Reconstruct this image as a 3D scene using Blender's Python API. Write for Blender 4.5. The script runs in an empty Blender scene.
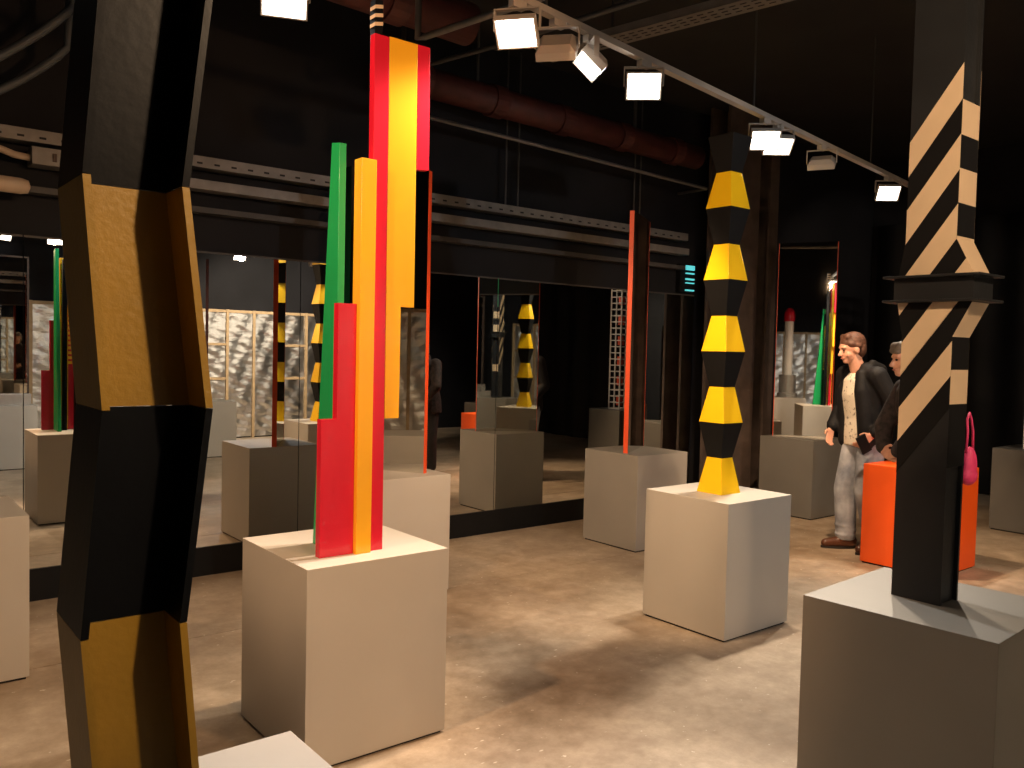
import bpy, bmesh, math, random
from mathutils import Vector, Matrix, Quaternion
random.seed(7)
SC = bpy.context.scene
COL = SC.collection

# ------------------------------------------------------------------ camera
# room frame: X runs along the mirror wall, Y towards it, Z up; the camera stands above (0, 0)
YAW, PITCH, ROLL, CAMZ, FPX = math.radians(38.84), math.radians(-2.37), math.radians(1.33), 1.55, 844.2
def c2r(v):
    return Vector((math.cos(YAW) * v[0] + math.sin(YAW) * v[1], -math.sin(YAW) * v[0] + math.cos(YAW) * v[1], v[2]))
_f = c2r((0, math.cos(PITCH), math.sin(PITCH)))
_u0 = c2r((0, -math.sin(PITCH), math.cos(PITCH)))
_r0 = c2r((1, 0, 0))
_r = _r0 * math.cos(ROLL) + _u0 * math.sin(ROLL)
_u = -_r0 * math.sin(ROLL) + _u0 * math.cos(ROLL)
cam = bpy.data.cameras.new('camera')
cam.sensor_width = 36
cam.lens = FPX / 1024 * 36
cam.clip_start = 0.05
co = bpy.data.objects.new('camera', cam)
COL.objects.link(co)
M = Matrix((_r, _u, -_f)).transposed().to_4x4()
M.translation = Vector((0, 0, CAMZ))
co.matrix_world = M
SC.camera = co

# ------------------------------------------------------------------ world, exposure
w = bpy.data.worlds.new('world')
SC.world = w
w.use_nodes = True
w.node_tree.nodes['Background'].inputs[0].default_value = (0.5, 0.55, 0.65, 1)
w.node_tree.nodes['Background'].inputs[1].default_value = 0.02
SC.view_settings.view_transform = 'Standard'
SC.view_settings.look = 'None'
SC.view_settings.gamma = 1
SC.view_settings.use_curve_mapping = False
SC.view_settings.exposure = 0.0
SC.cycles.max_bounces = 10
SC.cycles.glossy_bounces = 8
SC.cycles.diffuse_bounces = 4
SC.cycles.sample_clamp_indirect = 4
SC.cycles.sample_clamp_direct = 0
SC.cycles.blur_glossy = 0.5

WARM = (1.0, 0.67, 0.40)
NEUT = (1.0, 0.83, 0.64)
AMBER = (1.0, 0.60, 0.33)
COOL = (0.95, 0.97, 1.0)
WALL_Y = 5.59          # mirror plane
BACK_Y = -2.32         # foil wall
RIGHT_X = 10.4
LEFT_X = -3.6
CEIL_Z = 4.0
MIR0, MIR1 = 0.19, 2.13

# ------------------------------------------------------------------ materials
def node_mat(name):
    m = bpy.data.materials.new(name)
    m.use_nodes = True
    nt = m.node_tree
    b = nt.nodes['Principled BSDF']
    return m, nt, b
def paint(name, col, rough=0.5, var=0.06, scale=6, bump=0.0, metal=0.0, bscale=60, spec=0.5):
    m, nt, b = node_mat(name)
    b.inputs['Roughness'].default_value = rough
    b.inputs['Metallic'].default_value = metal
    b.inputs['Specular IOR Level'].default_value = spec
    tc = nt.nodes.new('ShaderNodeTexCoord')
    n = nt.nodes.new('ShaderNodeTexNoise')
    n.inputs['Scale'].default_value = scale
    n.inputs['Detail'].default_value = 5
    nt.links.new(tc.outputs['Object'], n.inputs['Vector'])
    r = nt.nodes.new('ShaderNodeValToRGB')
    r.color_ramp.elements[0].position = 0.3
    r.color_ramp.elements[1].position = 0.7
    r.color_ramp.elements[0].color = (*[c * (1 - var) for c in col], 1)
    r.color_ramp.elements[1].color = (*[min(1, c * (1 + var)) for c in col], 1)
    nt.links.new(n.outputs['Fac'], r.inputs['Fac'])
    nt.links.new(r.outputs['Color'], b.inputs['Base Color'])
    if bump:
        n2 = nt.nodes.new('ShaderNodeTexNoise')
        n2.inputs['Scale'].default_value = bscale
        n2.inputs['Detail'].default_value = 6
        nt.links.new(tc.outputs['Object'], n2.inputs['Vector'])
        bp = nt.nodes.new('ShaderNodeBump')
        bp.inputs['Strength'].default_value = bump
        bp.inputs['Distance'].default_value = 0.01
        nt.links.new(n2.outputs['Fac'], bp.inputs['Height'])
        nt.links.new(bp.outputs['Normal'], b.inputs['Normal'])
    return m
def mirror_mat(name, col, rough=0.0):
    m, nt, b = node_mat(name)
    b.inputs['Base Color'].default_value = (*col, 1)
    b.inputs['Metallic'].default_value = 1
    b.inputs['Roughness'].default_value = rough
    return m
def emit_mat(name, col, s):
    m, nt, b = node_mat(name)
    b.inputs['Base Color'].default_value = (*col, 1)
    b.inputs['Emission Color'].default_value = (*col, 1)
    b.inputs['Emission Strength'].default_value = s
    return m
MAT = {}
MAT['white'] = paint('plinth_white_paint', (0.47, 0.44, 0.395), 0.45, 0.03, 3, 0.03)
MAT['grey'] = paint('plinth_shaded_light_paint', (0.30, 0.285, 0.26), 0.5, 0.04, 3, 0.03)  # light plinth paint lowered in tone, shade put into the colour
MAT['shaded_white'] = paint('plinth_shaded_white_paint', (0.21, 0.185, 0.15), 0.5, 0.04, 3, 0.03)  # white plinth darkened in its colour to stand for shaded sides
MAT['darkgrey'] = paint('plinth_dark_grey_paint', (0.14, 0.135, 0.125), 0.5, 0.05, 3, 0.03)
MAT['orange'] = paint('plinth_orange_paint', (0.90, 0.11, 0.01), 0.4, 0.03, 3, 0.02)
MAT['gap'] = paint('shadow_gap_black', (0.01, 0.01, 0.01), 0.8)
MAT['black'] = paint('black_matte_paint', (0.0045, 0.0045, 0.005), 0.65, 0.2, 4, spec=0.2)
MAT['blackgloss'] = paint('black_gloss_paint', (0.0035, 0.004, 0.005), 0.4, 0.15, 5, 0.04, spec=0.12)
MAT['wallblack'] = paint('black_wall_paint', (0.012, 0.012, 0.015), 0.75, 0.25, 2, 0.1, bscale=25, spec=0.25)
MAT['ceiling'] = paint('dark_ceiling_paint', (0.014, 0.0135, 0.014), 0.85, 0.3, 1.5, 0.1, bscale=10)
MAT['red'] = paint('red_lacquer', (0.60, 0.012, 0.035), 0.22, 0.03, 4)
MAT['yellow'] = paint('yellow_lacquer', (0.86, 0.43, 0.02), 0.22, 0.03, 4)
MAT['yellowcol'] = paint('yellow_column_lacquer', (0.90, 0.56, 0.008), 0.35, 0.03, 4)
MAT['green'] = paint('green_lacquer', (0.015, 0.36, 0.11), 0.25, 0.04, 4)
MAT['ochre'] = paint('ochre_steel_paint', (0.26, 0.150, 0.014), 0.45, 0.10, 9, 0.10, bscale=90)
MAT['slate'] = paint('slate_steel_paint', (0.017, 0.018, 0.0195), 0.42, 0.12, 7, 0.06, bscale=80, spec=0.3)
MAT['cream'] = paint('cream_steel_paint', (0.66, 0.50, 0.33), 0.5, 0.05, 8, 0.06, bscale=80)
MAT['edge'] = paint('red_orange_edge_paint', (0.80, 0.085, 0.02), 0.4, 0.06, 8)
MAT['mirror'] = mirror_mat('mirror_glass', (0.66, 0.66, 0.63))
MAT['blade'] = mirror_mat('polished_blade', (0.74, 0.74, 0.70), 0.015)
MAT['glass_edge'] = paint('green_glass_edge', (0.03, 0.25, 0.12), 0.1)
MAT['galv'] = paint('galvanised_steel', (0.20, 0.19, 0.18), 0.5, 0.15, 12, 0.04, 0.2)
MAT['dullsteel'] = paint('dusty_painted_steel', (0.055, 0.052, 0.05), 0.6, 0.2, 6)
MAT['lampgrey'] = paint('lamp_grey_enamel', (0.42, 0.38, 0.34), 0.45, 0.05, 10)
MAT['pipe_red'] = paint('old_red_pipe_paint', (0.075, 0.017, 0.014), 0.6, 0.3, 8, 0.1)
MAT['rust'] = paint('brown_rusty_column', (0.075, 0.052, 0.042), 0.75, 0.35, 5, 0.3, bscale=30)
MAT['concrete'] = paint('grey_concrete_column', (0.22, 0.21, 0.20), 0.8, 0.25, 4, 0.3, bscale=25)
MAT['wood'] = paint('raw_pine_batten', (0.56, 0.40, 0.23), 0.7, 0.15, 14, 0.1)
MAT['cable'] = paint('grey_blue_cable', (0.07, 0.085, 0.10), 0.5, 0.1, 8)
MAT['beige'] = paint('beige_plastic', (0.55, 0.43, 0.32), 0.5, 0.08, 8)
MAT['lamp_on'] = emit_mat('lit_lamp_glass', (1.0, 0.93, 0.82), 14)
MAT['teal_on'] = emit_mat('teal_sign_glow', (0.12, 0.70, 0.75), 0.8)
MAT['silver'] = paint('brushed_silver', (0.55, 0.54, 0.52), 0.35, 0.05, 20, 0, 0.8)
MAT['porcelain'] = paint('white_gloss_column', (0.78, 0.76, 0.72), 0.25, 0.02)
MAT['skin'] = paint('skin', (0.62, 0.32, 0.22), 0.5, 0.08, 25)
MAT['hair'] = paint('short_brown_hair', (0.085, 0.035, 0.020), 0.6, 0.35, 40, 0.4, bscale=120)
MAT['greyhair'] = paint('grey_brown_hair', (0.16, 0.13, 0.11), 0.6, 0.35, 40, 0.4, bscale=120)
MAT['jacket'] = paint('black_padded_jacket', (0.0055, 0.0055, 0.007), 0.7, 0.3, 20, 0.3, bscale=30, spec=0.25)
MAT['burgundy'] = paint('dark_burgundy_coat', (0.035, 0.014, 0.016), 0.8, 0.35, 25, 0.3, bscale=45)
MAT['tweed'] = paint('grey_patterned_coat', (0.022, 0.015, 0.016), 0.85, 0.8, 30, 0.3, bscale=45)
MAT['darktrouser'] = paint('black_trousers', (0.014, 0.014, 0.016), 0.8, 0.3, 20)
MAT['boot'] = paint('brown_leather', (0.10, 0.038, 0.02), 0.35, 0.25, 15)
MAT['sole'] = paint('dark_rubber', (0.02, 0.016, 0.014), 0.8)
MAT['pink'] = paint('pink_fabric', (0.62, 0.03, 0.12), 0.6, 0.15, 20)
MAT['eye'] = paint('eye_dark', (0.02, 0.015, 0.012), 0.2)
MAT['lip'] = paint('lip', (0.45, 0.14, 0.11), 0.5)
# printed t-shirt: cream with small dark print
def tshirt_mat():
    m, nt, b = node_mat('printed_white_tshirt')
    tc = nt.nodes.new('ShaderNodeTexCoord')
    n = nt.nodes.new('ShaderNodeTexNoise'); n.inputs['Scale'].default_value = 38; n.inputs['Detail'].default_value = 3
    nt.links.new(tc.outputs['Object'], n.inputs['Vector'])
    r = nt.nodes.new('ShaderNodeValToRGB')
    r.color_ramp.elements[0].position = 0.30; r.color_ramp.elements[0].color = (0.20, 0.17, 0.14, 1)
    r.color_ramp.elements[1].position = 0.44; r.color_ramp.elements[1].color = (0.72, 0.66, 0.56, 1)
    nt.links.new(n.outputs['Fac'], r.inputs['Fac']); nt.links.new(r.outputs['Color'], b.inputs['Base Color'])
    b.inputs['Roughness'].default_value = 0.85
    return m
MAT['tshirt'] = tshirt_mat()
def jeans_mat():
    m, nt, b = node_mat('faded_blue_jeans')
    tc = nt.nodes.new('ShaderNodeTexCoord')
    n = nt.nodes.new('ShaderNodeTexNoise'); n.inputs['Scale'].default_value = 7; n.inputs['Detail'].default_value = 4
    nt.links.new(tc.outputs['Object'], n.inputs['Vector'])
    r = nt.nodes.new('ShaderNodeValToRGB')
    r.color_ramp.elements[0].position = 0.32; r.color_ramp.elements[0].color = (0.15, 0.165, 0.20, 1)
    r.color_ramp.elements[1].position = 0.68; r.color_ramp.elements[1].color = (0.42, 0.45, 0.52, 1)
    nt.links.new(n.outputs['Fac'], r.inputs['Fac']); nt.links.new(r.outputs['Color'], b.inputs['Base Color'])
    b.inputs['Roughness'].default_value = 0.85
    return m
MAT['jeans'] = jeans_mat()
def foil_mat():
    m, nt, b = node_mat('crinkled_silver_foil')
    b.inputs['Base Color'].default_value = (0.80, 0.79, 0.77, 1)
    b.inputs['Metallic'].default_value = 1
    b.inputs['Roughness'].default_value = 0.33
    tc = nt.nodes.new('ShaderNodeTexCoord')
    n = nt.nodes.new('ShaderNodeTexNoise'); n.inputs['Scale'].default_value = 6; n.inputs['Detail'].default_value = 8
    mp = nt.nodes.new('ShaderNodeMapping'); mp.inputs['Scale'].default_value = (1.3, 1.3, 3)
    nt.links.new(tc.outputs['Object'], mp.inputs['Vector']); nt.links.new(mp.outputs['Vector'], n.inputs['Vector'])
    bp = nt.nodes.new('ShaderNodeBump'); bp.inputs['Strength'].default_value = 0.4; bp.inputs['Distance'].default_value = 0.025
    nt.links.new(n.outputs['Fac'], bp.inputs['Height']); nt.links.new(bp.outputs['Normal'], b.inputs['Normal'])
    return m
MAT['foil'] = foil_mat()
def floor_mat():
    m, nt, b = node_mat('worn_concrete_floor')
    tc = nt.nodes.new('ShaderNodeTexCoord')
    L = nt.links
    def noise(s, d=6, rg=0.6):
        n = nt.nodes.new('ShaderNodeTexNoise'); n.inputs['Scale'].default_value = s
        n.inputs['Detail'].default_value = d; n.inputs['Roughness'].default_value = rg
        L.new(tc.outputs['Object'], n.inputs['Vector']); return n
    def ramp(a, ca, c, cc):
        r = nt.nodes.new('ShaderNodeValToRGB')
        r.color_ramp.elements[0].position = a; r.color_ramp.elements[0].color = (*ca, 1)
        r.color_ramp.elements[1].position = c; r.color_ramp.elements[1].color = (*cc, 1); return r
    def mix(f, a, c, mode='MIX'):
        x = nt.nodes.new('ShaderNodeMix'); x.data_type = 'RGBA'; x.blend_type = mode
        if isinstance(f, float): x.inputs[0].default_value = f
        else: L.new(f, x.inputs[0])
        L.new(a, x.inputs[6])
        if isinstance(c, tuple): x.inputs[7].default_value = (*c, 1)
        else: L.new(c, x.inputs[7])
        return x.outputs[2]
    n1 = noise(0.9, 10, 0.68); r1 = ramp(0.36, (0.30, 0.225, 0.155), 0.64, (0.60, 0.50, 0.39)); L.new(n1.outputs['Fac'], r1.inputs['Fac'])
    n2 = noise(9, 10, 0.75); r2 = ramp(0.32, (0.66, 0.63, 0.58), 0.66, (1.0, 1.0, 1.0)); L.new(n2.outputs['Fac'], r2.inputs['Fac'])
    c = mix(1.0, r1.outputs['Color'], r2.outputs['Color'], 'MULTIPLY')
    n3 = noise(26, 3, 0.5); r3 = ramp(0.70, (0, 0, 0), 0.73, (0.7, 0.7, 0.7)); L.new(n3.outputs['Fac'], r3.inputs['Fac'])
    c = mix(r3.outputs['Color'], c, (0.72, 0.66, 0.56))
    n4 = noise(2.3, 6, 0.6); r4 = ramp(0.60, (0, 0, 0), 0.72, (0.55, 0.55, 0.55)); L.new(n4.outputs['Fac'], r4.inputs['Fac'])
    c = mix(r4.outputs['Color'], c, (0.24, 0.17, 0.115))
    vo = nt.nodes.new('ShaderNodeTexVoronoi'); vo.inputs['Scale'].default_value = 7.0
    mp = nt.nodes.new('ShaderNodeMapping'); mp.inputs['Rotation'].default_value = (0, 0, 0.6); mp.inputs['Scale'].default_value = (1.0, 2.6, 1.0)
    L.new(tc.outputs['Object'], mp.inputs['Vector']); L.new(mp.outputs['Vector'], vo.inputs['Vector'])
    rv = ramp(0.05, (0.75, 0.75, 0.75), 0.09, (0, 0, 0)); L.new(vo.outputs['Distance'], rv.inputs['Fac'])
    n5 = noise(1.7, 3, 0.5); r5 = ramp(0.50, (0, 0, 0), 0.58, (1, 1, 1)); L.new(n5.outputs['Fac'], r5.inputs['Fac'])
    mk = mix(1.0, rv.outputs['Color'], r5.outputs['Color'], 'MULTIPLY')
    c = mix(mk, c, (0.74, 0.68, 0.58))
    L.new(c, b.inputs['Base Color'])
    rr = ramp(0.3, (0.42, 0.42, 0.42), 0.7, (0.7, 0.7, 0.7)); L.new(n2.outputs['Fac'], rr.inputs['Fac']); L.new(rr.outputs['Color'], b.inputs['Roughness'])
    bp = nt.nodes.new('ShaderNodeBump'); bp.inputs['Strength'].default_value = 0.12; bp.inputs['Distance'].default_value = 0.01
    L.new(n2.outputs['Fac'], bp.inputs['Height']); L.new(bp.outputs['Normal'], b.inputs['Normal'])
    return m
MAT['floor'] = floor_mat()

# ------------------------------------------------------------------ helpers
def link(o, parent=None):
    COL.objects.link(o)
    if parent is not None:
        o.parent = parent
    return o
def tag(o, label, cat, group=None):
    o['label'] = label; o['category'] = cat
    if group: o['group'] = group
    return o
def struct(o):
    o['kind'] = 'structure'; return o
def thing(name, label, cat, loc, rotz=0.0, group=None):
    e = bpy.data.objects.new(name, None)
    e.empty_display_size = 0.1
    e.location = loc; e.rotation_euler = (0, 0, rotz)
    link(e)
    return tag(e, label, cat, group)
class MB:
    def __init__(s): s.bm = bmesh.new()
    def verts(s, pts): return [s.bm.verts.new(p) for p in pts]
    def face(s, pts): s.bm.faces.new(s.verts(pts)); return s
    def box(s, x0, y0, z0, x1, y1, z1):
        v = s.verts([(x, y, z) for z in (z0, z1) for x, y in ((x0, y0), (x1, y0), (x1, y1), (x0, y1))])
        for f in ((3, 2, 1, 0), (4, 5, 6, 7), (0, 1, 5, 4), (1, 2, 6, 5), (2, 3, 7, 6), (3, 0, 4, 7)):
            s.bm.faces.new([v[i] for i in f])
        return s
    def prism(s, a, b):
        """closed solid between two matching polygons of 3-D points"""
        va, vb = s.verts(a), s.verts(b); n = len(a)
        s.bm.faces.new(va[::-1]); s.bm.faces.new(vb)
        for i in range(n):
            s.bm.faces.new([va[i], va[(i + 1) % n], vb[(i + 1) % n], vb[i]])
        return s
    def rings(s, rs, cap=True):
        """rs: list of rings (lists of points of the same count)"""
        vs = [s.verts(r) for r in rs]; n = len(rs[0])
        for a, b in zip(vs, vs[1:]):
            for i in range(n):
                s.bm.faces.new([a[i], a[(i + 1) % n], b[(i + 1) % n], b[i]])
        if cap:
            s.bm.faces.new(vs[0][::-1]); s.bm.faces.new(vs[-1])
        return s
    def tube(s, pts, r, n=10):
        pts = [Vector(p) for p in pts]; rs = []
        up = None
        for i, p in enumerate(pts):
            d = (pts[min(i + 1, len(pts) - 1)] - pts[max(i - 1, 0)]).normalized()
            if up is None:
                up = d.orthogonal().normalized()
            a = (up - d * up.dot(d)).normalized(); b = d.cross(a); up = a
            rr = r[i] if isinstance(r, (list, tuple)) else r
            rs.append([p + (a * math.cos(t) + b * math.sin(t)) * rr for t in [k * 2 * math.pi / n for k in range(n)]])
        return s.rings(rs)
    def ellipsoid(s, c, rx, ry, rz, rot=None, nu=14, nv=9):
        c = Vector(c); rs = []
        for j in range(1, nv):
            ph = -math.pi / 2 + math.pi * j / nv
            ring = []
            for k in range(nu):
                t = 2 * math.pi * k / nu
                v = Vector((rx * math.cos(ph) * math.cos(t), ry * math.cos(ph) * math.sin(t), rz * math.sin(ph)))
                ring.append(c + (rot @ v if rot else v))
            rs.append(ring)
        vs = [s.verts(r) for r in rs]
        for a, b in zip(vs, vs[1:]):
            for i in range(nu):
                s.bm.faces.new([a[i], a[(i + 1) % nu], b[(i + 1) % nu], b[i]])
        lo = Vector((0, 0, -rz)); hi = Vector((0, 0, rz))
        vl = s.bm.verts.new(c + (rot @ lo if rot else lo)); vh = s.bm.verts.new(c + (rot @ hi if rot else hi))
        for i in range(nu):
            s.bm.faces.new([vl, vs[0][(i + 1) % nu], vs[0][i]]); s.bm.faces.new([vh, vs[-1][i], vs[-1][(i + 1) % nu]])
        return s
    def cap(s, p0, r0, p1, r1, n=12):
        """tapered capsule with round ends"""
        p0, p1 = Vector(p0), Vector(p1); d = (p1 - p0).normalized()
        pts, rad = [], []
        for k in range(4):
            a = math.pi / 2 * (k + .35) / 4.0
            pts.append(p0 - d * r0 * math.cos(a)); rad.append(r0 * math.sin(a))
        pts += [p0, p1]; rad += [r0, r1]
        for k in range(3, -1, -1):
            a = math.pi / 2 * (k + .35) / 4.0
            pts.append(p1 + d * r1 * math.cos(a)); rad.append(r1 * math.sin(a))
        return s.tube(pts, rad, n)
    def loft(s, secs, n=20):
        """secs: (centre, rx, ry[, power]) horizontal super-ellipse sections"""
        rs = []
        for sec in secs:
            c, rx, ry = sec[:3]; e = 2.0 / (sec[3] if len(sec) > 3 else 2.3)
            ring = []
            for k in range(n):
                t = 2 * math.pi * k / n; ct, st = math.cos(t), math.sin(t)
                ring.append((c[0] + rx * math.copysign(abs(ct) ** e, ct), c[1] + ry * math.copysign(abs(st) ** e, st), c[2]))
            rs.append(ring)
        return s.rings(rs)
    def build(s, name, mat, parent=None, bevel=0.0, smooth=False, origin=None, local=False):
        bm = s.bm
        bmesh.ops.recalc_face_normals(bm, faces=bm.faces)
        if bevel:
            bmesh.ops.bevel(bm, geom=list(bm.edges), offset=bevel, segments=2, affect='EDGES', profile=0.6)
        off = Vector((0, 0, 0))
        if parent is not None and not local:
            off = parent.matrix_basis.translation
            if parent.parent is not None:
                off = off + parent.parent.matrix_basis.translation
        elif origin is not None:
            off = Vector(origin)
        for v in bm.verts: v.co -= off
        me = bpy.data.meshes.new(name)
        bm.to_mesh(me); bm.free()
        me.materials.append(MAT[mat] if isinstance(mat, str) else mat)
        if smooth:
            for p in me.polygons: p.use_smooth = True
        o = bpy.data.objects.new(name, me)
        if parent is None and origin is not None: o.location = origin
        return link(o, parent)
def bx(name, mat, x0, y0, z0, x1, y1, z1, parent=None, bevel=0.0, origin=None):
    return MB().box(x0, y0, z0, x1, y1, z1).build(name, mat, parent, bevel, origin=origin)

# ------------------------------------------------------------------ structure
floor = struct(bx('floor', 'gap', LEFT_X - .1, BACK_Y - .1, -0.12, RIGHT_X + .1, WALL_Y + .25, -0.012))
xs = [LEFT_X, 0.25, 6.9, RIGHT_X]; ys = [BACK_Y, -0.58, 4.425, WALL_Y]
for i in range(3):
    for j in range(3):
        bx('slab', 'floor', xs[i] + .003, ys[j] + .003, -0.05, xs[i + 1] - .003, ys[j + 1] - .003, 0.0, floor)
struct(bx('ceiling', 'ceiling', LEFT_X - .1, BACK_Y - .1, CEIL_Z, RIGHT_X + .1, WALL_Y + .25, CEIL_Z + .12))
MIRX0, MIRX1 = -2.6, 6.86
wf = struct(bx('wall_front', 'wallblack', LEFT_X - .1, WALL_Y + .03, 0, RIGHT_X + .1, WALL_Y + .2, CEIL_Z))
wl = struct(bx('wall_left', 'wallblack', LEFT_X - .2, BACK_Y, 0, LEFT_X, WALL_Y + .02, CEIL_Z))
struct(bx('wall_right', 'wallblack', RIGHT_X, BACK_Y, 0, RIGHT_X + .2, WALL_Y + .02, CEIL_Z))
wb = struct(bx('wall_back', 'wallblack', LEFT_X - .1, BACK_Y - .2, 0, RIGHT_X + .1, BACK_Y, CEIL_Z))
struct(bx('baseboard_front', 'black', MIRX0 - .4, WALL_Y - .012, 0, MIRX1, WALL_Y + .03, MIR0))
joints = [MIRX0, -0.87, 0.86, 2.57, 4.33, 6.08, MIRX1]
for a, b in zip(joints, joints[1:]):
    bx('mirror_pane', 'mirror', a + .0025, WALL_Y, MIR0, b - .0025, WALL_Y + .022, MIR1, wf)
bx('glass_edge_strip', 'glass_edge', 4.3275, WALL_Y - .001, 1.9, 4.3325, WALL_Y + .02, MIR1 + .004, wf)
for a, b in zip(joints, joints[1:]):
    bx('mirror_cap', 'dullsteel', a + .004, WALL_Y - .004, MIR1, b - .004, WALL_Y + .03, MIR1 + .012, wf)

# foil-lined back wall with pine battens (seen in the mirrors)
def foil_sheet(x0, x1, z0, z1, seed, left=False):
    rnd = random.Random(seed)
    mb = MB(); nx, nz = 22, 84
    ph = [rnd.uniform(0, 6.28) for _ in range(8)]
    g = []
    for j in range(nz + 1):
        row = []
        for i in range(nx + 1):
            u, v = i / nx, j / nz
            d = 0.008 * math.sin(9 * v + 5 * u + ph[0]) + 0.006 * math.sin(19 * v - 9 * u + ph[1]) + 0.004 * math.sin(11 * u + 53 * v + ph[2]) + 0.003 * math.sin(97 * v + 6 * u + ph[3])
            d *= math.sin(math.pi * u) ** 0.5 if 0 < u < 1 else 0
            a_, o_ = x0 + (x1 - x0) * u, .035 + d + rnd.uniform(-.0022, .0022)
            row.append(mb.bm.verts.new((LEFT_X + o_, a_, z0 + (z1 - z0) * v) if left else (a_, BACK_Y + o_, z0 + (z1 - z0) * v)))
        g.append(row)
    for j in range(nz):
        for i in range(nx):
            mb.bm.faces.new([g[j][i], g[j][i + 1], g[j + 1][i + 1], g[j + 1][i]])
    o = mb.build('foil_sheet', 'foil', wl if left else wb, smooth=True)
    return o
bxs = [1.70, 2.16, 2.62, 3.08, 3.54, 4.0, 4.5, 4.94, 5.38, 5.82, 6.3, 6.8]
for k, (a, b) in enumerate(zip(bxs, bxs[1:])):
    foil_sheet(a, b, 0.02, 2.05, k)
    bx('batten', 'wood', a - .022, BACK_Y, 0, a + .022, BACK_Y + .06, 2.08, wb)
    bx('batten', 'wood', a + .022, BACK_Y, 2.03, b - .022, BACK_Y + .055, 2.075, wb)
    if k % 3 == 0:
        for z in (0.95, 1.5):
            bx('batten', 'wood', a + .022, BACK_Y, z, b - .022, BACK_Y + .055, z + .04, wb)
lys = [1.6 + .48 * k for k in range(9)]
for k, (a, b) in enumerate(zip(lys, lys[1:])):
    foil_sheet(a, b, 0.02, 2.05, 40 + k, True)
    bx('batten', 'wood', LEFT_X, a - .022, 0, LEFT_X + .06, a + .022, 2.08, wl)
    bx('batten', 'wood', LEFT_X, a + .022, 2.03, LEFT_X + .055, b - .022, 2.075, wl)
bx('batten', 'wood', 6.778, BACK_Y, 0, 6.822, BACK_Y + .06, 2.08, wb)

# black curtain on the right wall (folded), seen through the mirrors
def curtain(y0, y1, z1):
    mb = MB(); n = 120; pts = []
    for i in range(n + 1):
        t = i / n; y = y0 + (y1 - y0) * t
        pts.append((RIGHT_X - .10 + 0.035 * math.sin(t * 95) + 0.015 * math.sin(t * 37), y))
    a = [(x, y, 0.01) for x, y in pts]; b = [(x, y, z1) for x, y in pts]
    va, vb = mb.verts(a), mb.verts(b)
    for i in range(n): mb.bm.faces.new([va[i], va[i + 1], vb[i + 1], vb[i]])
    o = mb.build('curtain', 'black', None, smooth=True)
    tag(o, 'black floor-length pleated curtain covering the end wall', 'curtain')
    return o
curtain(BACK_Y + .1, WALL_Y - .1, 3.2)

# columns at the far end of the mirror wall
def steel_column(x0, x1, y0, y1, mat, label):
    t = thing('steel_column', label, 'column', ((x0 + x1) / 2, (y0 + y1) / 2, 0))
    bx('flange', mat, x0, y0, 0, x1, y0 + .03, CEIL_Z, t)
    bx('flange', mat, x0, y1 - .03, 0, x1, y1, CEIL_Z, t)
    xm = (x0 + x1) / 2
    bx('web', mat, xm - .02, y0 + .03, 0, xm + .02, y1 - .03, CEIL_Z, t)
    return t
steel_column(6.86, 7.37, 5.20, 5.45, 'rust', 'broad rust-brown steel column where the mirror wall ends')
steel_column(7.70, 7.85, 5.30, 5.56, 'rust', 'narrow brown steel column behind the far mirror blade')

# ------------------------------------------------------------------ plinths
S = 0.585
def plinth(X, Y, label, mat='white', h=0.75, S=S, turn=0.0):
    t = thing('display_plinth', label, 'plinth', (X + S / 2, Y + S / 2, 0), turn)
    bx('base', 'gap', X + .012, Y + .012, 0, X + S - .012, Y + S - .012, .012, t)
    bx('body', mat, X, Y, .012, X + S, Y + S, h, t, bevel=.002)
    return t
P = dict(A=(1.305, 2.755), B=(3.71, 2.745), C=(4.81, 4.41), H=(2.46, 4.38), E=(2.545, 0.975), F=(.148, 1.03), G=(.10, 4.30), D=(7.17, 4.37), O=(6.05, 2.68), R=(8.27, 2.65), E3=(7.3, 1.0), L=(1.3, -.70), L2=(3.7, -.70), A0=(-1.1, 2.75))
plinth(*P['A'], 'white plinth carrying the red, yellow and green plank sculpture', S=.605)
plinth(*P['B'], 'white plinth under the tall yellow and black zigzag column')
plinth(*P['C'], 'grey-white plinth under a mirror blade, beside the end of the mirror wall\'s black base', 'grey')
plinth(*P['H'], 'white plinth under the mirror blade behind the red and yellow planks')
plinth(*P['E'], 'white plinth carrying the black steel post with cream diagonal stripes', 'shaded_white', S=.60, turn=math.radians(3))
plinth(*P['F'], 'white plinth at the foot of the ochre and black zigzag steel beam')
plinth(*P['G'], 'white plinth close to the mirror wall, standing beyond the zigzag steel beam')
plinth(*P['D'], 'grey plinth under the mirror blade next to the man in jeans', 'darkgrey')
plinth(*P['O'], 'bright orange plinth behind the striped steel post', 'orange')
plinth(*P['R'], 'grey plinth under the white lattice tower', 'darkgrey')
plinth(*P['E3'], 'plain grey plinth with nothing on it near the black curtain', 'darkgrey')
plinth(*P['L'], 'white plinth under the broad dark-framed mirror, in front of the foil wall')
plinth(*P['L2'], 'white plinth under a thin dark-red blade, in front of the foil wall')
plinth(*P['A0'], 'white plinth under the white post with a red dome')

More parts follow.
